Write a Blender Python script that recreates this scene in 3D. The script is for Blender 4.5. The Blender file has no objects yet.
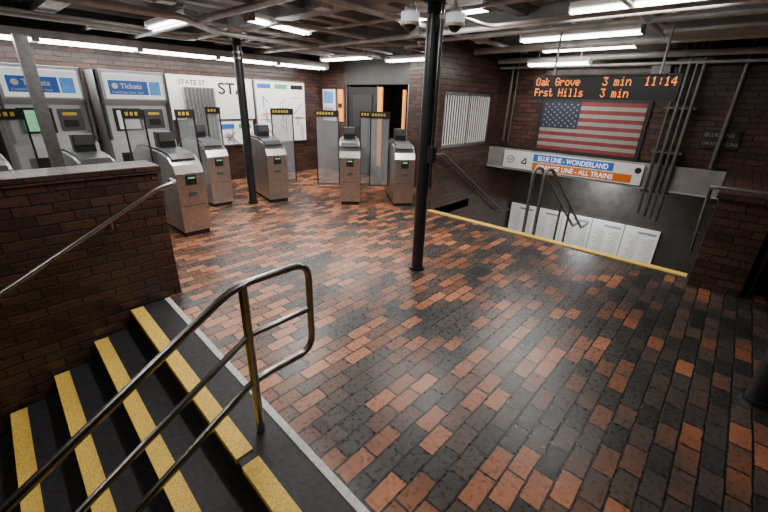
import bpy, bmesh, math, random
from mathutils import Vector, Matrix
random.seed(7)
V=Vector
col=bpy.context.scene.collection

# ---------------------------------------------------------------- materials
def newmat(name):
    m=bpy.data.materials.new(name); m.use_nodes=True
    nt=m.node_tree; b=nt.nodes['Principled BSDF']
    return m,nt,b
def N(nt,t,**k):
    n=nt.nodes.new(t)
    for a,v in k.items(): setattr(n,a,v)
    return n
def plain(name,c,rough=.5,metal=0,noise=.15,nscale=12,emis=0,spec=.5,bump=0):
    m,nt,b=newmat(name)
    tc=N(nt,'ShaderNodeNewGeometry')
    nz=N(nt,'ShaderNodeTexNoise'); nz.inputs['Scale'].default_value=nscale; nz.inputs['Detail'].default_value=4
    nt.links.new(tc.outputs['Position'],nz.inputs['Vector'])
    rp=N(nt,'ShaderNodeValToRGB')
    rp.color_ramp.elements[0].position=.3; rp.color_ramp.elements[1].position=.7
    rp.color_ramp.elements[0].color=tuple(max(0,x*(1-noise)) for x in c)+(1,)
    rp.color_ramp.elements[1].color=tuple(min(1,x*(1+noise)) for x in c)+(1,)
    nt.links.new(nz.outputs['Fac'],rp.inputs['Fac'])
    nt.links.new(rp.outputs['Color'],b.inputs['Base Color'])
    b.inputs['Roughness'].default_value=rough; b.inputs['Metallic'].default_value=metal
    b.inputs['Specular IOR Level'].default_value=spec
    if emis:
        b.inputs['Emission Color'].default_value=tuple(c)+(1,); b.inputs['Emission Strength'].default_value=emis
    if bump:
        bp=N(nt,'ShaderNodeBump'); bp.inputs['Strength'].default_value=bump; bp.inputs['Distance'].default_value=.01
        nt.links.new(nz.outputs['Fac'],bp.inputs['Height']); nt.links.new(bp.outputs['Normal'],b.inputs['Normal'])
    return m
def mathn(nt,op,a,b=None,clamp=False):
    n=N(nt,'ShaderNodeMath',operation=op); n.use_clamp=clamp
    for i,x in enumerate((a,b)):
        if x is None: continue
        if isinstance(x,(int,float)): n.inputs[i].default_value=x
        else: nt.links.new(x,n.inputs[i])
    return n.outputs[0]
def brickmat(name,bw,rh,mort,stops,mortc,floor=False,rough=(.3,.6),scale_noise=1.2,bumps=.5):
    m,nt,b=newmat(name)
    g=N(nt,'ShaderNodeNewGeometry')
    sp=N(nt,'ShaderNodeSeparateXYZ'); nt.links.new(g.outputs['Position'],sp.inputs[0])
    sn=N(nt,'ShaderNodeSeparateXYZ'); nt.links.new(g.outputs['True Normal'],sn.inputs[0])
    ax=mathn(nt,'GREATER_THAN',mathn(nt,'ABSOLUTE',sn.outputs[0]),.5)
    az=mathn(nt,'GREATER_THAN',mathn(nt,'ABSOLUTE',sn.outputs[2]),.5)
    def lerp(a,bb,t): return mathn(nt,'ADD',mathn(nt,'MULTIPLY',a,mathn(nt,'SUBTRACT',1,t)),mathn(nt,'MULTIPLY',bb,t))
    u=lerp(sp.outputs[0],sp.outputs[1],ax); v=lerp(sp.outputs[2],sp.outputs[1],az)
    cb=N(nt,'ShaderNodeCombineXYZ'); nt.links.new(u,cb.inputs[0]); nt.links.new(v,cb.inputs[1])
    nz0=N(nt,'ShaderNodeTexNoise'); nz0.inputs['Scale'].default_value=9
    nt.links.new(g.outputs['Position'],nz0.inputs['Vector'])
    vm=N(nt,'ShaderNodeVectorMath',operation='SCALE'); nt.links.new(nz0.outputs['Color'],vm.inputs[0]); vm.inputs['Scale'].default_value=.014
    va=N(nt,'ShaderNodeVectorMath',operation='ADD'); nt.links.new(cb.outputs[0],va.inputs[0]); nt.links.new(vm.outputs[0],va.inputs[1])
    br=N(nt,'ShaderNodeTexBrick'); nt.links.new(va.outputs[0],br.inputs['Vector'])
    br.inputs['Scale'].default_value=1; br.inputs['Brick Width'].default_value=bw; br.inputs['Row Height'].default_value=rh
    br.inputs['Mortar Size'].default_value=mort; br.inputs['Mortar Smooth'].default_value=.3
    br.inputs['Color1'].default_value=(0,0,0,1); br.inputs['Color2'].default_value=(1,1,1,1); br.inputs['Mortar'].default_value=(.3,.3,.3,1)
    bwn=N(nt,'ShaderNodeRGBToBW'); nt.links.new(br.outputs['Color'],bwn.inputs[0])
    nz=N(nt,'ShaderNodeTexNoise'); nz.inputs['Scale'].default_value=scale_noise; nz.inputs['Detail'].default_value=3
    nt.links.new(g.outputs['Position'],nz.inputs['Vector'])
    val=mathn(nt,'ADD',mathn(nt,'MULTIPLY',bwn.outputs[0],.72),mathn(nt,'MULTIPLY',mathn(nt,'SUBTRACT',nz.outputs['Fac'],.5),.75 if floor else .9))
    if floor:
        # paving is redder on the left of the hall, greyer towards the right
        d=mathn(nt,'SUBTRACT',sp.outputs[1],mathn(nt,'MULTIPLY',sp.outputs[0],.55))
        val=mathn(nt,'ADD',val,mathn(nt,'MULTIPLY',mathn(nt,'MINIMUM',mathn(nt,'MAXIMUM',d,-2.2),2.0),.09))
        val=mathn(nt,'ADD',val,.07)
    val=mathn(nt,'ADD',val,.1)
    rp=N(nt,'ShaderNodeValToRGB'); cr=rp.color_ramp
    while len(cr.elements)<len(stops): cr.elements.new(.5)
    for e,(p,c) in zip(cr.elements,stops): e.position=p; e.color=tuple(c)+(1,)
    nt.links.new(val,rp.inputs['Fac'])
    ng=N(nt,'ShaderNodeTexNoise'); ng.inputs['Scale'].default_value=40; ng.inputs['Detail'].default_value=6
    nt.links.new(g.outputs['Position'],ng.inputs['Vector'])
    mg=N(nt,'ShaderNodeMix',data_type='RGBA',blend_type='MULTIPLY'); mg.inputs[0].default_value=.45
    gr=N(nt,'ShaderNodeValToRGB'); gr.color_ramp.elements[0].position=.32; gr.color_ramp.elements[0].color=(.4,.4,.4,1); gr.color_ramp.elements[1].position=.62; gr.color_ramp.elements[1].color=(1,1,1,1)
    nt.links.new(ng.outputs['Fac'],gr.inputs['Fac'])
    nt.links.new(rp.outputs['Color'],mg.inputs[6]); nt.links.new(gr.outputs['Color'],mg.inputs[7])
    mx=N(nt,'ShaderNodeMix',data_type='RGBA'); nt.links.new(br.outputs['Fac'],mx.inputs[0])
    nt.links.new(mg.outputs[2],mx.inputs[6]); mx.inputs[7].default_value=tuple(mortc)+(1,)
    nt.links.new(mx.outputs[2],b.inputs['Base Color'])
    mr=N(nt,'ShaderNodeMapRange'); nt.links.new(ng.outputs['Fac'],mr.inputs[0])
    mr.inputs[1].default_value=.3; mr.inputs[2].default_value=.7; mr.inputs[3].default_value=rough[0]; mr.inputs[4].default_value=rough[1]
    nt.links.new(mr.outputs[0],b.inputs['Roughness'])
    hgt=mathn(nt,'ADD',mathn(nt,'SUBTRACT',1,br.outputs['Fac']),mathn(nt,'MULTIPLY',ng.outputs['Fac'],.35))
    hgt=mathn(nt,'ADD',hgt,mathn(nt,'MULTIPLY',bwn.outputs[0],.25))
    bp=N(nt,'ShaderNodeBump'); bp.inputs['Strength'].default_value=bumps; bp.inputs['Distance'].default_value=.006
    nt.links.new(hgt,bp.inputs['Height']); nt.links.new(bp.outputs['Normal'],b.inputs['Normal'])
    return m
M={}
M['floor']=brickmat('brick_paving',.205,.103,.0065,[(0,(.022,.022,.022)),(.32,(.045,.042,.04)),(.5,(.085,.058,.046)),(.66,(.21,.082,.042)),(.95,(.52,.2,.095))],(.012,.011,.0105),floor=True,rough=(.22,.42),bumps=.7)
M['brick']=brickmat('wall_brick',.215,.075,.007,[(0,(.034,.018,.014)),(.5,(.068,.033,.024)),(1,(.11,.05,.034))],(.016,.012,.011),rough=(.25,.42),bumps=.9)
M['steel']=plain('brushed_steel',(.55,.545,.53),.34,1,.15,25)
M['steeld']=plain('dull_steel',(.34,.335,.33),.35,.9,.2,20)
M['rail']=plain('rail_steel',(.34,.325,.31),.3,1,.15,15)
M['black']=plain('black_paint',(.016,.016,.018),.32,0,.2,10)
M['blackm']=plain('black_matte',(.012,.012,.013),.7,0,.2,10)
M['tread']=plain('rubber_tread',(.018,.018,.02),.6,0,.45,30,bump=.3)
M['riser']=plain('dark_riser',(.015,.014,.014),.6,0,.3,8)
M['yellow']=plain('yellow_nosing',(.88,.52,.09),.6,0,.3,90,bump=.4)
M['yellowp']=plain('yellow_paint',(.8,.55,.06),.5,0,.1,20)
M['white']=plain('white_line',(.6,.59,.57),.6,0,.2,30)
M['ceil']=plain('ceiling_paint',(.42,.415,.4),.6,0,.3,2)
M['beam']=plain('beam_paint',(.22,.215,.21),.5,0,.25,4)
M['pipe']=plain('conduit_grey',(.46,.455,.44),.4,.3,.2,8)
M['wpipe']=plain('wall_conduit_dark',(.1,.095,.09),.4,.3,.2,8)
M['conc']=plain('grey_concrete',(.36,.355,.35),.7,0,.15,5)
M['lint']=plain('lintel_grey',(.24,.235,.23),.6,0,.2,5)
M['dwall']=plain('dark_wall',(.04,.038,.036),.6,0,.2,4)
M['mach']=plain('machine_grey',(.55,.56,.57),.45,.2,.08,6)
M['machd']=plain('machine_dark',(.09,.095,.1),.4,.3,.1,6)
M['blue']=plain('sign_blue',(.02,.12,.42),.4,0,.05,5,emis=.2)
M['lblue']=plain('panel_blue',(.09,.28,.65),.4,0,.3,9,emis=.4)
M['orange']=plain('sign_orange',(.7,.16,.01),.4,0,.05,5)
M['signw']=plain('sign_white',(.8,.79,.77),.4,0,.04,5)
M['gloww']=plain('glowing_white',(.8,.82,.84),.4,0,.04,5,emis=.5)  # self-glowing white: machine headers, also brightens sign letters and camera housings
M['poster']=plain('poster_white',(.8,.8,.8),.4,0,.06,6,emis=.25)
M['postg']=plain('poster_grey',(.4,.42,.45),.4,0,.2,40)
M['red']=plain('flag_red',(.17,.025,.025),.7,0,.15,8)
M['flagw']=plain('flag_white',(.24,.225,.2),.7,0,.12,8)
M['navy']=plain('flag_navy',(.015,.02,.045),.7,0,.1,8)
M['green']=plain('screen_green',(.2,.55,.3),.3,0,.3,20,emis=.6)
M['tube']=plain('fluorescent_tube',(1,.985,.95),.4,0,0,1,emis=14)
M['led']=plain('led_amber',(1,.25,.03),.4,0,0,1,emis=1.9)
M['olight']=plain('orange_panel',(.9,.28,.04),.4,0,.1,5,emis=.8)
M['mline_r']=plain('map_red',(.6,.06,.05),.5); M['mline_g']=plain('map_green',(.05,.35,.12),.5)
def glass():
    m,nt,b=newmat('gate_glass')
    b.inputs['Base Color'].default_value=(.4,.43,.44,1)
    b.inputs['Alpha'].default_value=.34
    nz=N(nt,'ShaderNodeTexNoise'); nz.inputs['Scale'].default_value=3
    mr=N(nt,'ShaderNodeMapRange'); mr.inputs[3].default_value=.03; mr.inputs[4].default_value=.12
    nt.links.new(nz.outputs['Fac'],mr.inputs[0]); nt.links.new(mr.outputs[0],b.inputs['Roughness'])
    return m
M['glass']=glass()

# ---------------------------------------------------------------- mesh builder
class MB:
    def __init__(s,name,X=None): s.n=name; s.v=[];s.f=[];s.m=[];s.sm=[];s.mats=[];s.X=X or Matrix.Identity(4)
    def mi(s,k):
        if k not in s.mats: s.mats.append(k)
        return s.mats.index(k)
    def add(s,vs,fs,mat,smooth=False):
        o=len(s.v); s.v+=[V(p) for p in vs]; i=s.mi(mat)
        for f in fs: s.f.append([o+a for a in f]); s.m.append(i); s.sm.append(smooth)
    def box(s,x0,x1,y0,y1,z0,z1,mat,R=None):
        vs=[V((x,y,z)) for x in (x0,x1) for y in (y0,y1) for z in (z0,z1)]
        if R: 
            c=sum(vs,V())/8; vs=[R@(p-c)+c for p in vs]
        s.add(vs,[(0,1,3,2),(4,6,7,5),(0,4,5,1),(2,3,7,6),(0,2,6,4),(1,5,7,3)],mat)
    def prism(s,pts,axis,a,b,mat):
        def mk(p,t):
            return {'x':(t,p[0],p[1]),'y':(p[0],t,p[1]),'z':(p[0],p[1],t)}[axis]
        n=len(pts); vs=[mk(p,a) for p in pts]+[mk(p,b) for p in pts]
        fs=[tuple(range(n)),tuple(range(2*n-1,n-1,-1))]+[(i,(i+1)%n,n+(i+1)%n,n+i) for i in range(n)]
        s.add(vs,fs,mat)
    def path(s,pts,r,mat,seg=12,closed=False):
        pts=[V(p) for p in pts]; n=len(pts); vs=[];fs=[]
        t0=(pts[1]-pts[0]).normalized(); u=t0.orthogonal().normalized()
        for i,p in enumerate(pts):
            if i==0: t=t0
            elif i==n-1: t=(pts[i]-pts[i-1]).normalized()
            else: t=((pts[i+1]-p).normalized()+(p-pts[i-1]).normalized()).normalized()
            u=(u-t*u.dot(t)).normalized(); w=t.cross(u)
            for k in range(seg):
                a=2*math.pi*k/seg; vs.append(p+(u*math.cos(a)+w*math.sin(a))*r)
        for i in range(n-1):
            for k in range(seg):
                k2=(k+1)%seg; fs.append((i*seg+k,i*seg+k2,(i+1)*seg+k2,(i+1)*seg+k))
        s.add(vs,fs,mat,True)
        s.add([vs[k] for k in range(seg)],[tuple(range(seg))],mat); s.add(vs[-seg:],[tuple(range(seg))],mat)
    def ball(s,c,r,mat,seg=16,zs=1):
        vs=[];fs=[];c=V(c);h=seg//2
        for i in range(h+1):
            th=math.pi*i/h
            for k in range(seg):
                a=2*math.pi*k/seg; vs.append(c+V((math.sin(th)*math.cos(a)*r,math.sin(th)*math.sin(a)*r,math.cos(th)*r*zs)))
        for i in range(h):
            for k in range(seg):
                k2=(k+1)%seg; fs.append((i*seg+k,i*seg+k2,(i+1)*seg+k2,(i+1)*seg+k))
        s.add(vs,fs,mat,True)
    def build(s,parent=None,bevel=0):
        me=bpy.data.meshes.new(s.n); me.from_pydata([s.X@p for p in s.v],[],s.f)
        for k in s.mats: me.materials.append(M[k])
        for p,i,q in zip(me.polygons,s.m,s.sm): p.material_index=i; p.use_smooth=q
        bm=bmesh.new(); bm.from_mesh(me)
        bmesh.ops.recalc_face_normals(bm,faces=bm.faces); bm.to_mesh(me); bm.free()
        o=bpy.data.objects.new(s.n,me); col.objects.link(o)
        if parent: o.parent=parent
        if bevel:
            b=o.modifiers.new('b','BEVEL'); b.width=bevel; b.segments=2; b.limit_method='ANGLE'
        return o
def fillet(pts,r,n=6):
    pts=[V(p) for p in pts]; out=[pts[0]]
    for i in range(1,len(pts)-1):
        p=pts[i]; a=(pts[i-1]-p); b=(pts[i+1]-p); rr=min(r,a.length*.49,b.length*.49)
        A=p+a.normalized()*rr; B=p+b.normalized()*rr
        for k in range(n+1):
            t=k/n; out.append(A*(1-t)**2+p*2*t*(1-t)+B*t*t)
    out.append(pts[-1]); return out
def text(body,loc,size,mat,facing='-x',parent=None,sx=1,name='lettering',align='LEFT',X=None,bold=0):
    c=bpy.data.curves.new(name,'FONT'); c.body=body; c.size=size; c.extrude=.0015; c.align_x=align; c.offset=bold
    c.materials.append(M[mat])
    o=bpy.data.objects.new(name,c); col.objects.link(o)
    if facing=='-x': R=Matrix(((0,0,-1),(-1,0,0),(0,1,0)))
    else: R=Matrix(((1,0,0),(0,0,-1),(0,1,0)))
    m4=Matrix.Translation(loc)@R.to_4x4()@Matrix.Diagonal((sx,1,1,1))
    if X: m4=X@m4
    o.matrix_world=m4
    if parent: o.parent=parent
    return o

# ---------------------------------------------------------------- shell
CZ=2.75
f=MB('floor')
SK=lambda x,y: x+.04*(y-2.2)
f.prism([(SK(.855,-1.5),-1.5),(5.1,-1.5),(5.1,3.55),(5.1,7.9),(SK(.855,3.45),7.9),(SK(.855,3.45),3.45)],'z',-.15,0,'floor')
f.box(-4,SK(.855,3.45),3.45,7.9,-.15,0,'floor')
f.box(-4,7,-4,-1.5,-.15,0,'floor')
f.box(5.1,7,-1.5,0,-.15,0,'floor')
f.box(5.1,6.35,3.55,7.9,-.15,0,'floor')
f.box(6.35,9,3.75,8.0,-.15,0,'floor')
f.build()
c=MB('ceiling')
c.box(-4.2,9.2,-4.2,8.2,CZ,CZ+.15,'ceil')
c.build()
w=MB('wall_back'); w.box(-4.2,6.5,7.9,8.1,-.15,CZ,'brick'); w.build()
w=MB('wall_gate_end')
w.box(6.3,6.5,7.03,7.9,0,CZ,'brick'); w.box(6.3,6.5,3.75,5.13,0,CZ,'brick'); w.box(6.3,6.5,5.13,7.03,2.0,CZ,'dwall'); w.build()
w=MB('wall_stairwell_left')
w.box(5.1,8.3,3.55,3.75,-1.9,1.0,'brick'); w.box(5.1,8.3,3.55,3.75,1.85,CZ,'brick')
w.box(5.1,5.25,3.55,3.75,1.0,1.85,'brick'); w.box(6.75,8.3,3.55,3.75,1.0,1.85,'brick'); w.build()
w=MB('wall_stairwell_far')
w.box(7.0,7.25,-.0,3.55,.95,CZ,'brick'); w.box(7.0,7.25,-4,0,-.15,CZ,'brick'); w.build()
w=MB('wall_right'); w.box(-4.2,7.2,-4.2,-4,-3,CZ,'brick'); w.build()
w=MB('wall_near'); w.box(-4.2,-4,-4,8.0,-3,CZ,'brick'); w.build()
w=MB('wall_stairwell_right'); w.box(5.1,8.3,-.2,0,-1.9,-.15,'brick'); w.box(7.25,8.3,-.2,0,-.15,.6,'brick');w.build()
w=MB('wall_lower_landing'); w.box(8.3,8.5,-.2,3.75,-1.9,.6,'wpipe'); w.build()
w=MB('ceiling_lower_landing'); w.box(7.25,8.5,-.2,3.75,.6,.7,'ceil'); w.build()
w=MB('wall_back_room'); w.box(9,9.2,3.75,8,0,CZ,'dwall'); w.box(6.5,9,8,8.2,0,CZ,'dwall'); w.box(8.3,9,3.55,3.75,0,CZ,'dwall'); w.build()
l=MB('trim_lintel'); l.box(6.9,7.25,0.0,3.55,.56,.93,'lint'); l.box(6.88,6.9,0.0,3.55,.56,.585,'conc'); l.build(bevel=.006)

lw=MB('low_brick_wall')
lw.box(-4,1.02,3.42,3.74,-2.7,1.1,'brick'); lw.box(-4,1.04,3.40,3.76,1.1,1.16,'brick'); lw.build(bevel=.006)
lr=MB('low_brick_wall')
lr.box(4.78,7.0,-.42,0,0,.92,'brick'); lr.box(4.76,7.0,-.44,.02,.92,.98,'brick')
lr.box(6.2,7.0,-1.5,-.42,0,.5,'brick'); lr.build(bevel=.006)

# ---------------------------------------------------------------- left stairs
st=MB('descending_staircase')
nos=[.55-.293*i for i in range(12)]
Y0,Y1=-1.49,3.40
def strip(mb,xa,xb,y0,y1,z0,z1,mat):
    mb.prism([(SK(xa,y0),y0),(SK(xb,y0),y0),(SK(xb,y1),y1),(SK(xa,y1),y1)],'z',z0,z1,mat)
strip(st,.55,.855,Y0,Y1,-.17,-.004,'tread')
strip(st,.815,.855,Y0,Y1,-.004,.002,'white')
for i,x in enumerate(nos):
    z=-.17*i
    if i>0: strip(st,x,x+.32,Y0,Y1,z-.17,z-.0,'tread')
    for (a,b) in ((Y0,1.36),(1.42,Y1-.02)):
        strip(st,x-.004,x+.088,a,b,z-.03,z+.005,'yellow')
    strip(st,x-.002,x+.004,Y0,Y1,z-.17,z-.032,'riser')
st.box(-3.99,-2.6,Y0,Y1,-2.2,-2.04,'tread')
st.build()
w=MB('wall_stair_side'); w.box(-4,.8,-1.7,-1.5,-2.7,0,'brick'); w.build()

st=MB('stairwell_steps')
for i in range(9):
    x=5.1+.28*i; z=-.17*(i+1)
    st.box(x,x+.3,0,3.55,z-.17,z,'tread'); st.box(x+.24,x+.3,0.02,3.53,z-.0,z+.004,'yellow')
st.box(7.6,8.3,0,3.55,-1.87,-1.7,'tread')
st.build()
ye=MB('yellow_stair_edge')
ye.box(5.0,5.1,0.02,3.55,.0,.012,'yellow'); ye.box(5.08,5.1,0.02,3.55,-.17,.0,'riser'); ye.build()

# ---------------------------------------------------------------- columns
def column(x,y,r=.062,bands=False):
    c=MB('steel_column')
    c.path([(x,y,0),(x,y,CZ)],r,'black',20)
    c.path([(x,y,0),(x,y,.03)],r+.02,'black',20)
    c.path([(x,y,CZ-.28),(x,y,CZ-.2)],r+.03,'black',20); c.box(x-.13,x+.13,y-.13,y+.13,CZ-.2,CZ-.16,'black')
    if bands:
        for z in (2.2,2.28): c.path([(x,y,z),(x,y,z+.025)],r+.012,'steeld',20)
    c.path([(x+.02,y-r-.014,.9),(x+.02,y-r-.014,CZ-.2)],.012,'black',8)
    c.box(x-.035,x+.035,y-r-.05,y-r+.01,1.15,1.3,'black') if not bands else None
    return c.build()
column(3.03,2.23); column(3.15,5.9,bands=True); column(3.0,-.54)
for (dx,dy) in ((-.2,.1),(.04,-.19)):
    d=MB('dome_camera'); x,y=3.03+dx,2.23+dy; zz=2.30
    d.path([(3.03+dx*.2,2.23+dy*.2,zz+.07),(x,y,zz+.07)],.022,'signw',8)
    d.path([(x,y,zz),(x,y,zz+.08)],.078,'gloww',24); d.ball((x,y,zz),.058,'black',16); d.path([(x,y,zz+.08),(x,y,zz+.12)],.05,'signw',16)  # housing is no lamp; its white has a glow added
    d.path([(x,y,zz-.012),(x,y,zz+.01)],.082,'signw',24)
    d.build()

# ---------------------------------------------------------------- ceiling beams and pipes
b=MB('ceiling_beams')
for x in (1.1,3.03,4.75,6.6):
    b.box(x-.11,x+.11,-4,7.9,CZ-.03,CZ,'beam'); b.box(x-.015,x+.015,-4,7.9,CZ-.17,CZ-.03,'beam'); b.box(x-.1,x+.1,-4,7.9,CZ-.19,CZ-.17,'beam')
for y in (-1.8,.4,2.23,4.1,5.9):
    b.box(-4,6.9 if y<3.5 else 6.3,y-.06,y+.06,CZ-.12,CZ,'beam')
for k in range(26):
    y=-3.8+k*.45; b.box(-4,6.9 if y<3.5 else 6.3,y-.015,y+.015,CZ-.05,CZ,'beam')
b.build()
p=MB('ceiling_conduits')
for (x0,y0,x1,y1,z,r) in [(-3,6.6,6.2,6.6,2.5,.03),(-3,6.45,6.2,6.45,2.52,.018),(-3,3.1,6.9,3.1,2.52,.03),(-3,3.2,6.9,3.2,2.53,.015),(-3,1.0,6.9,1.0,2.5,.025),
    (-3,5.2,6.2,5.2,2.5,.02),(2.2,-3.9,2.2,7.8,2.48,.035),(2.32,-3.9,2.32,7.8,2.5,.015),(4.3,-3.9,4.3,7.8,2.47,.03),(5.9,-3.9,5.9,3.5,2.45,.045),(6.75,-3.9,6.75,3.5,2.38,.04),
    (6.85,-3.9,6.85,3.5,2.28,.02),(-3,-.2,6.9,-.2,2.5,.03),(-3,-.35,6.9,-.35,2.5,.02),(-3,-.5,6.9,-.5,2.5,.03),(3.6,-3.9,3.6,7.8,2.53,.018)]:
    p.path([(x0,y0,z),(x1,y1,z)],r,'pipe',10)
p.path(fillet([(6.2,4.4,2.5),(5.2,4.4,2.5),(5.2,3.9,2.5),(4.9,3.9,2.5),(4.9,-1,2.5)],.12),.03,'pipe',10)
p.path(fillet([(1.6,7.8,2.5),(1.6,6.9,2.5),(2.9,6.9,2.5),(2.9,4.3,2.5),(5,4.3,2.5)],.12),.025,'pipe',10)
p.path([(3.3,7.8,2.54),(5.9,3.6,2.54)],.02,'pipe',8)
p.path(fillet([(3.45,2.3,2.6),(3.45,2.3,2.45),(4.1,2.3,2.45),(4.1,0,2.45),(6.9,0,2.45)],.12),.02,'pipe',8)
p.path(fillet([(-2,4.7,2.45),(1.9,4.7,2.45),(2.6,5.4,2.45),(6.2,5.5,2.45)],.2),.035,'pipe',10)
for (x,y) in ((3.9,6.3),(4.6,5.0),(2.6,3.2),(4.3,3.4),(5.9,.9),(5.2,3.0),(1.6,4.2)): p.box(x-.07,x+.07,y-.07,y+.07,2.46,2.56,'pipe')
p.build()
d=MB('ceiling_duct'); d.box(5.2,5.8,-3.9,.9,2.42,2.6,'pipe'); d.box(.2,.6,3.6,7.0,2.45,2.62,'pipe'); d.build(bevel=.01)

p=MB('wall_conduits')
for i,y in enumerate((.62,.70,.78,.87)):
    p.path(fillet([(6.86,y,.1+.03*i),(6.86,y,2.2+.02*i),(6.86,y-.0,2.6)],.05),.02 if i%2 else .028,'wpipe',10)
for z in (.5,1.1,1.7,2.3): p.box(6.84,7.0,.56,.93,z,z+.03,'wpipe')
p.box(6.82,7.0,.98,1.2,2.0,2.25,'wpipe')
p.path([(6.93,3.3,1.05),(6.93,3.3,2.6)],.022,'wpipe',10); p.path([(6.93,3.2,1.05),(6.93,3.2,2.6)],.014,'wpipe',8)
p.path([(6.93,.2,.95),(6.93,.2,2.7)],.03,'wpipe',10)
p.build()

# ---------------------------------------------------------------- lights
PW=1.35
def fixture(x,y,ang,L=1.2,z=2.52,power=20,twin=True,rgb=(1,.975,.93)):
    X=Matrix.Translation((x,y,z))@Matrix.Rotation(ang,4,'Z')
    m=MB('fluorescent_light',X)
    m.prism([(-.09,.075),(.09,.075),(.055,.03),(-.055,.03)],'x',-L/2,L/2,'conc')
    m.box(-L/2-.01,-L/2,-.09,.09,-.01,.08,'conc'); m.box(L/2,L/2+.01,-.09,.09,-.01,.08,'conc')
    for yy in ((-.035,.035) if twin else (0,)): m.path([(-L/2,yy,.005),(L/2,yy,.005)],.018,'tube',8)
    for xx in (-L*.35,L*.35): m.path([(xx,0,.07),(xx,0,CZ-z)],.006,'pipe',6)
    o=m.build()
    if power:
        la=bpy.data.lights.new('tube_glow','AREA'); la.shape='RECTANGLE'; la.size=L; la.size_y=.12; la.energy=power*PW; la.color=rgb
        lo=bpy.data.objects.new('tube_glow',la); col.objects.link(lo); lo.matrix_world=X@Matrix.Translation((0,0,-.02)); lo.parent=o
    return o
H90=math.pi/2
fixture(2.17,5.65,H90,1.3,2.5,28)
fixture(3.1,4.65,.25,1.0,2.5,32)
fixture(5.6,6.2,H90,1.4,2.42,26)
fixture(5.95,4.9,H90,1.0,2.38,10)
fixture(5.35,1.8,H90,1.35,2.46,18)
fixture(6.3,1.95,H90,1.2,2.44,7)
fixture(6.55,2.4,H90,.9,2.28,4)
fixture(4.2,.95,H90,1.1,2.5,11)
fixture(3.85,2.75,H90,1.1,2.55,32)
fixture(1.5,2.6,H90,1.2,2.52,28)
fixture(1.2,0.4,H90,1.2,2.52,6)
fixture(-1.2,1.8,H90,1.2,2.52,7)
fixture(-1.2,5.2,H90,1.2,2.52,12)
fixture(7.9,6.0,H90,1.0,2.5,3)
s=MB('fluorescent_strip_light')
s.box(-3.5,5.95,7.15,7.45,2.32,2.42,'conc'); s.box(-3.5,5.95,7.4,7.9,2.42,CZ,'dwall')
for i in range(7):
    x=-2.6+i*1.22
    for yy in (7.2,7.38): s.path([(x,yy,2.30),(x+1.14,yy,2.30)],.02,'tube',8)
    s.box(x+1.14,x+1.22,7.16,7.44,2.28,2.33,'conc')
so=s.build()
for x in (-1,1.2,3.2,5.0):
    la=bpy.data.lights.new('strip_glow','AREA'); la.shape='RECTANGLE'; la.size=1.9; la.size_y=.2; la.energy=22*PW; la.color=(1,.99,.96)
    lo=bpy.data.objects.new('strip_glow',la); col.objects.link(lo); lo.location=(x,7.3,2.27); lo.parent=so
la=bpy.data.lights.new('landing_glow','AREA'); la.shape='RECTANGLE'; la.size=1.2; la.size_y=.3; la.energy=45; la.color=(.95,.97,1)
lo=bpy.data.objects.new('landing_glow',la); col.objects.link(lo); lo.location=(7.75,1.7,.58)
g=MB('fluorescent_light'); g.box(7.6,7.9,1.05,2.35,.585,.6,'conc'); g.box(7.58,7.92,1.0,1.05,.56,.6,'conc'); g.box(7.58,7.92,2.35,2.4,.56,.6,'conc'); go=g.build(); lo.parent=go

# ---------------------------------------------------------------- handrails
r=MB('stair_railing'); y=1.5; R=.019
top=[(-2.2,y,.88-.58*2.9),(.66,y,.9),(1.07,y,.9),(1.07,y,.35),(.70,y,.35),(-2.2,y,.35-.58*2.9)]
r.path(fillet(top,.1,8),R,'rail',14)
r.path([(1.07,y,.62),(.7,y,.62),(-2.2,y,.62-.58*2.9)],R*.85,'rail',12)
r.path([(.70,y,-.0),(.70,y,.9)],R*1.15,'rail',14)
for x in (-.85,-2.1):
    i=int(round((.56-x)/.293)); r.path([(x,y,-.17*i),(x,y,.88+(x-.7)*.58)],R*1.1,'rail',12)
r.build()
r=MB('wall_handrail')
r.path(fillet([(1.1,3.41,1.03),(1.1,3.3,1.03),(.95,3.3,1.0),(-3,3.3,1.0-.53*3.95)],.05,5),.02,'rail',12)
for x in (.6,-.7,-2): r.path(fillet([(x,3.3,1.0+(x-.95)*.53),(x,3.3,.92+(x-.95)*.53),(x,3.42,.92+(x-.95)*.53)],.04,4),.009,'rail',8)
r.build()
r=MB('stairwell_handrail')
for yy in (1.93,1.78):
    r.path(fillet([(5.12,yy,-.17),(5.12,yy,.9),(5.35,yy,.9),(7.6,yy,-.45),(8.0,yy,-.45)],.08,6),.022,'wpipe',12)
    for x in (6.6,): r.path([(x,yy,-.17*int((x-5.1)/.28+1)),(x,yy,.9-(x-5.35)*.6)],.018,'wpipe',10)
r.build()
for (yy,wy) in ((3.45,3.55),(.09,0)):
    r=MB('wall_handrail'); mt='wpipe'
    st0=[(4.95,yy,.93)] if yy>1 else [(5.0,-.5,.99),(5.0,.09,.99)]
    r.path(fillet(st0+[(5.2,yy,.93),(7.7,yy,-.5),(8.0,yy,-.5)],.08,5),.02,mt,12)
    for x in (5.45,6.4,7.4):
        zz=.93-(x-5.2)*.572
        r.path(fillet([(x,yy,zz),(x,yy,zz-.07),(x,wy,zz-.07)],.03,4),.009,mt,8)
    if yy<1:
        r.path([(5.0,-.5,.99),(5.0,-.5,0.0)],.02,mt,10); r.path([(5.0,.0,.98),(5.0,.0,.96)],.02,mt,8)
    r.build()

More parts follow.
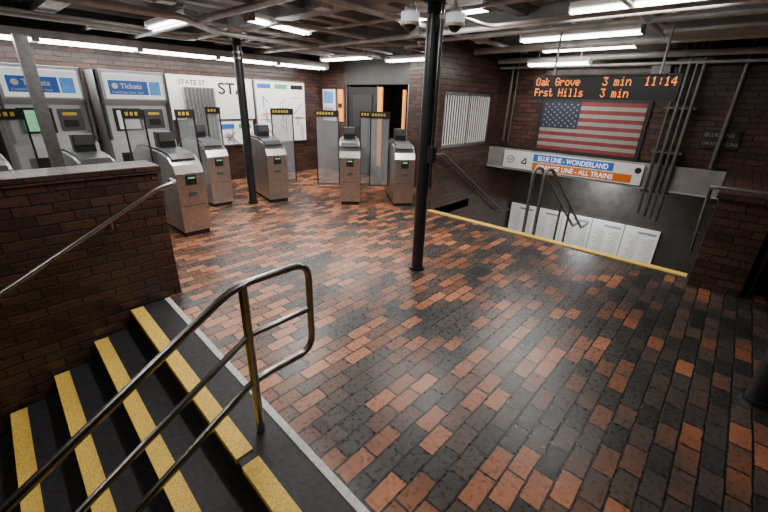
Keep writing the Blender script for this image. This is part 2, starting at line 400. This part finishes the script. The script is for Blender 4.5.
g=MB('window_1')
g.box(5.25,6.75,3.72,3.74,1.0,1.85,'dwall')
for (a,b_) in ((5.25,5.29),(6.71,6.75),(5.98,6.02)): g.box(a,b_,3.56,3.72,1.0,1.85,'steeld')
g.box(5.25,6.75,3.56,3.72,1.0,1.04,'steeld'); g.box(5.25,6.75,3.56,3.72,1.81,1.85,'steeld')
for k in range(20):
    x=5.32+k*.073; g.path([(x,3.58,1.02),(x,3.58,1.83)],.012,'signw',8)
g.build()

# ---------------------------------------------------------------- fare gates
def gmat(x,y,deg=48):
    a=math.radians(deg); d=V((math.cos(a),math.sin(a),0)); rr=V((math.sin(a),-math.cos(a),0))
    return Matrix(((d.x,rr.x,0,x),(d.y,rr.y,0,y),(0,0,1,0),(0,0,0,1)))
def gate(x,y,deg=48,L=1.5,W=.34,left=True,right=True,pw=.34):
    X=gmat(x,y,deg); m=MB('fare_gate',X)
    prof=[(.0,.06),(-.02,.80),(.03,.9),(.16,.985),(.4,1.02),(L-.35,1.02),(L-.12,.97),(L,.86),(L,.06)]
    m.prism(prof,'y',-W/2,W/2,'steel')
    m.box(.02,L-.02,-W/2+.02,W/2-.02,0,.06,'blackm')
    lid=[(.10,.955),(.2,1.0),(.4,1.03),(L-.35,1.03),(L-.1,.98),(L-.1,1.0),(L-.35,1.05),(.4,1.05),(.18,1.02),(.08,.965)]
    m.prism(lid,'y',-W/2+.03,W/2-.03,'machd')
    m.box(-.035,-.015,-.06,.06,.66,.78,'black'); m.box(-.04,-.03,-.04,.04,.74,.755,'green')
    m.box(-.022,-.012,-W/2+.03,W/2-.03,.40,.405,'black')
    m.box(-.025,-.01,-.05,.05,.52,.57,'machd')
    for sgn in (-1,1):
        yy=sgn*(W/2+.002)
        for xa in (.5,1.0): m.box(xa,xa+.006,min(yy,yy-sgn*.004),max(yy,yy-sgn*.004),.1,.95,'black')
    m.box(.55,.70,-.10,.10,1.04,1.24,'black'); m.box(.54,.55,-.09,.09,1.13,1.23,'machd')
    o=m.build(bevel=.008)
    for flag,sg in ((left,-1),(right,1)):
        if not flag: continue
        q=MB('paddle',X); y0=sg*(W/2+.01); y1=sg*(W/2+pw)
        a,b_=min(y0,y1),max(y0,y1)
        q.box(.62,.632,a+.015,b_-.015,.24,1.42,'glass')
        q.box(.615,.637,a,b_,.22,.25,'steeld'); q.box(.615,.637,a,b_,1.40,1.42,'steeld')
        q.box(.615,.637,a,a+.018,.22,1.49,'black'); q.box(.615,.637,b_-.018,b_,.22,1.49,'black')
        q.box(.60,.64,a,b_,1.41,1.51,'blackm')
        nd=max(2,int((b_-a-.06)/.05))
        for j in range(nd): q.box(.595,.60,a+.03+j*.05,a+.03+j*.05+.03,1.44,1.48,'yellowp')
        q.build(parent=o)
    return o
gate(1.80,4.88,90,pw=.25); gate(2.68,6.0,90,L=1.1,left=False,pw=.25); gate(3.5,5.62,78,L=1.3,left=False,pw=.42)
gate(4.29,4.68,48,L=1.4,pw=.42); gate(4.90,4.0,50,L=1.2,right=False,pw=.36); gate(.95,4.95,90,L=1.4,left=False,right=False); gate(.1,4.9,90,pw=.25)
p=MB('gate_post'); p.box(.56,.66,5.0,5.1,0,2.15,'steeld'); p.box(.53,.69,4.97,5.13,0,.02,'steeld'); p.build()

# ---------------------------------------------------------------- ticket machines
def machine(x0,W=.95):
    m=MB('ticket_vending_machine'); x1=x0+W; yf=7.25
    m.prism([(yf,.05),(yf,.95),(yf+.12,1.05),(yf+.12,1.5),(yf,1.58),(yf-.03,2.0),(7.88,2.0),(7.88,.05)],'x',x0,x1,'mach')
    m.box(x0+.03,x1-.03,yf+.03,7.86,0,.05,'blackm')
    m.box(x0+.07,x1-.07,yf-.045,yf-.005,1.60,1.95,'gloww'); m.box(x0+.12,x1-.3,yf-.055,yf-.04,1.66,1.86,'blue'); m.box(x1-.28,x1-.12,yf-.055,yf-.04,1.66,1.86,'lblue')
    m.box(x0+.14,x0+.52,yf+.09,yf+.125,1.12,1.46,'black'); m.box(x0+.18,x0+.48,yf+.085,yf+.095,1.15,1.43,'green' if x0<1 else 'poster')
    m.box(x0+.58,x1-.1,yf+.09,yf+.125,1.15,1.45,'machd'); m.box(x0+.62,x1-.16,yf+.08,yf+.1,1.36,1.40,'yellowp')
    m.box(x0+.62,x1-.16,yf+.08,yf+.1,1.2,1.3,'black')
    m.box(x0+.1,x0+.45,yf-.012,yf+.01,.55,.8,'black'); m.box(x0+.55,x1-.1,yf-.012,yf+.01,.45,.85,'machd')
    m.box(x0,x0+.03,yf-.04,yf+.13,1.0,2.0,'machd'); m.box(x1-.03,x1,yf-.04,yf+.13,1.0,2.0,'machd')
    o=m.build(bevel=.008)
    text('Tickets',(x0+.27,yf-.058,1.75),.1,'signw','-y',o,bold=.002)
    t=MB('mark'); t.path([(x0+.2,yf-.056,1.78),(x0+.2,yf-.062,1.78)],.04,'signw',20); t.build(parent=o)
    text('Credit/Debit Cards  Cash',(x0+.15,yf-.058,1.68),.04,'signw','-y',o)
    return o
machine(1.6); machine(.48); machine(-.64)
w=MB('station_name_sign'); w.box(2.7,4.42,7.82,7.9,1.25,2.02,'signw'); o=w.build()
text('STA',(3.68,7.815,1.72),.29,'blackm','-y',o,sx=1.15,bold=.004); text('STATE ST.',(2.95,7.815,1.86),.12,'blackm','-y',o)
w=MB('ribbed_steel_panel'); w.box(3.0,3.56,7.72,7.8,.6,1.82,'steel')
for k in range(8): w.box(3.02+k*.068,3.05+k*.068,7.7,7.72,.62,1.8,'steeld')
w.box(3.0,3.56,7.72,7.9,.0,.6,'steeld'); w.build()
def posterboard(name,x0,x1,z0,z1,n):
    m=MB(name); m.box(x0,x1,7.84,7.9,z0,z1,'poster'); m.box(x0-.03,x1+.03,7.86,7.9,z0-.03,z1+.03,'steeld')
    ww=(x1-x0)/n
    for i in range(n):
        a=x0+i*ww
        m.box(a+.05,a+ww-.05,7.832,7.84,z1-.14,z1-.05,['blue','mline_g','black'][i%3])
        for k in range(9):
            xx=a+.06+random.random()*(ww-.3); zz=z0+.1+random.random()*(z1-z0-.4)
            ang=random.choice([0,45,90,-45]); R=Matrix.Rotation(math.radians(ang),3,'Y')
            m.box(xx,xx+.2+.1*(k%2),7.83,7.84,zz,zz+.012,['mline_r','orange','blue','mline_g','postg'][k%5],R)
    m.build()
posterboard('system_map',4.5,5.75,.75,2.0,3)
posterboard('notice_board',3.62,4.36,.75,1.2,2)

dm=MB('door_1')
dm.box(6.32,6.46,7.0,7.03,0,2.0,'steeld'); dm.box(6.32,6.46,5.13,5.17,0,2.0,'steeld'); dm.box(6.36,6.42,6.02,6.07,0,2.0,'black')
dm.box(6.36,6.40,6.07,6.95,.05,1.95,'blackm'); dm.box(6.34,6.36,6.2,6.8,1.1,1.8,'black')
dm.box(6.32,6.36,5.88,6.0,.3,1.95,'olight'); dm.box(6.32,6.36,5.24,5.30,.9,1.9,'olight'); dm.build()
o1=MB('orange_notice'); o1.box(6.27,6.3,7.08,7.25,1.2,1.9,'olight'); o1.box(6.265,6.3,7.06,7.27,1.9,1.93,'black'); o1.box(6.262,6.27,7.1,7.23,1.5,1.6,'blackm'); o1.build()
o2=MB('wall_poster'); o2.box(6.27,6.3,7.35,7.8,1.2,1.9,'signw'); o2.box(6.26,6.27,7.4,7.75,1.6,1.85,'lblue'); o2.box(6.26,6.27,7.4,7.75,1.25,1.5,'postg'); o2.build()

# ---------------------------------------------------------------- flag
fl=MB('american_flag'); ya,yb=2.66,1.14; z0,z1=.99,1.76; xf=6.96
fl.box(xf,7.0,yb-.05,ya+.05,z0-.05,z1+.05,'blackm')
sh=(z1-z0)/13
for i in range(13): fl.box(xf-.006,xf,yb,ya,z1-(i+1)*sh,z1-i*sh,'red' if i%2==0 else 'flagw')
cw=(ya-yb)*.4; fl.box(xf-.01,xf-.004,ya-cw,ya,z1-7*sh,z1,'navy')
def star(y,z,r):
    pts=[]
    for k in range(10):
        a=math.pi/2+k*math.pi/5; q=r if k%2==0 else r*.4; pts.append((y+q*math.cos(a),z+q*math.sin(a)))
    fl.prism(pts,'x',xf-.013,xf-.01,'flagw')
for row in range(9):
    nn=6 if row%2==0 else 5
    for k in range(nn):
        star(ya-cw*((k+1)*2-(1 if row%2==0 else 0))/12, z1-7*sh*(row+1)/10,.02)
fl.build()

# ---------------------------------------------------------------- line sign on lintel
sg=MB('line_direction_sign'); xs=6.86
sg.box(xs,6.88,.95,3.2,.60,.91,'signw'); sg.box(xs-.004,xs,1.36,2.64,.765,.89,'blue'); sg.box(xs-.004,xs,1.08,2.64,.62,.745,'orange')
sg.path([(xs,3.06,.755),(xs-.005,3.06,.755)],.065,'blackm',20); sg.path([(xs-.004,3.06,.755),(xs-.008,3.06,.755)],.052,'signw',20)
sg.box(xs-.009,xs-.007,3.03,3.09,.748,.762,'blackm')
sg.path([(xs,1.02,.82),(xs-.005,1.02,.82)],.045,'blackm',20)
o=sg.build()
t1=text('BLUE LINE - WONDERLAND',(xs-.006,2.56,.787),.112,'gloww','-x',o,sx=.80,bold=.0015)
t2=text('ORANGE LINE - ALL TRAINS',(xs-.006,2.56,.642),.112,'gloww','-x',o,sx=.87,bold=.0015)  # glow added to both rows of letters so they stand out
a=MB('arrow')
a.box(xs-.008,xs-.004,2.80,2.82,.70,.82,'blackm',Matrix.Rotation(math.radians(45),3,'X')); a.box(xs-.008,xs-.004,2.755,2.775,.70,.78,'blackm'); a.box(xs-.008,xs-.004,2.755,2.84,.695,.715,'blackm')
a.build(parent=o)
ds=MB('line_name_sign'); ds.box(6.95,7.0,.02,.42,1.22,1.46,'blackm'); o=ds.build()
text('BLUE LINE',(6.945,.39,1.37),.07,'lint','-x',o); text('ORANGE LINE',(6.945,.39,1.26),.06,'lint','-x',o)

# ---------------------------------------------------------------- LED sign
G={'O':"01110 10001 10001 10001 10001 10001 01110",'a':"00000 00000 01110 00001 01111 10001 01111",'k':"10000 10000 10010 10100 11000 10100 10010",
'G':"01110 10001 10000 10111 10001 10001 01110",'r':"00000 00000 10110 11001 10000 10000 10000",'o':"00000 00000 01110 10001 10001 10001 01110",
'v':"00000 00000 10001 10001 10001 01010 00100",'e':"00000 00000 01110 10001 11111 10000 01110",'3':"11111 00010 00100 00010 00001 10001 01110",
'm':"00000 00000 11010 10101 10101 10101 10101",'i':"00100 00000 01100 00100 00100 00100 01110",'n':"00000 00000 10110 11001 10001 10001 10001",
'1':"00100 01100 00100 00100 00100 00100 01110",':':"00000 00100 00100 00000 00100 00100 00000",'4':"00010 00110 01010 10010 11111 00010 00010",
'F':"11111 10000 10000 11110 10000 10000 10000",'s':"00000 00000 01110 10000 01110 00001 11110",'t':"01000 01000 11100 01000 01000 01001 00110",
'H':"10001 10001 10001 11111 10001 10001 10001",'l':"01100 00100 00100 00100 00100 00100 01110"}
ls=MB('led_departure_sign'); xl=5.0; Ya,Yb=2.08,.60; Za,Zb=2.03,1.77
ls.box(xl,xl+.12,Yb,Ya,Zb,Za,'black'); ls.box(xl-.012,xl,Yb,Ya,Za-.015,Za,'black'); ls.box(xl-.012,xl,Yb,Ya,Zb,Zb+.015,'black')
for yy in (Yb+.2,Ya-.2): ls.path([(xl+.06,yy,Za),(xl+.06,yy,CZ)],.012,'conc',8)
px=(Ya-Yb-.05)/(25*6)
def led(line,ztop):
    for ci,ch in enumerate(line):
        if ch==' ': continue
        for ri,row in enumerate(G[ch].split()):
            for k,bit in enumerate(row):
                if bit=='1':
                    y=Ya-.03-(ci*6+k)*px; z=ztop-ri*px*1.3
                    ls.box(xl-.006,xl-.001,y-px*.8,y,z-px*.98,z,'led')
led('Oak Grove    3 min  11:14',Za-.028)
led('Frst Hills   3 min',Za-.145)
ls.build()

lp=MB('route_notice_panel')
for i in range(5):
    yb_=3.50-(i+1)*.58; lp.box(8.26,8.3,yb_+.01,yb_+.57,-1.35,-.40,'poster')
    lp.box(8.255,8.26,yb_+.05,yb_+.35,-.50,-.46,'postg')
    for cx in (.05,.31):
        for k in range(14): lp.box(8.255,8.26,yb_+cx,yb_+cx+.1+random.random()*.1,-.58-k*.045,-.572-k*.045,'postg')
lp.build()

dr=MB('floor_drain'); dr.box(3.36,3.58,1.6,1.8,.0,.003,'blackm')
for k in range(6): dr.box(3.375+k*.035,3.385+k*.035,1.61,1.79,.003,.005,'black')
dr.build()

# ---------------------------------------------------------------- world + camera
wd=bpy.data.worlds.new('w'); bpy.context.scene.world=wd; wd.use_nodes=True
wd.node_tree.nodes['Background'].inputs[0].default_value=(.5,.5,.55,1); wd.node_tree.nodes['Background'].inputs[1].default_value=.02
cm=bpy.data.cameras.new('camera'); cm.lens=373/768*36; cm.sensor_width=36; cm.clip_start=.02
co=bpy.data.objects.new('camera',cm); col.objects.link(co)
co.matrix_world=Matrix(((.6768,.2658,-.6865,0),(-.7356,.2809,-.6164,0),(.0289,.9222,.3856,1.7),(0,0,0,1)))
bpy.context.scene.camera=co
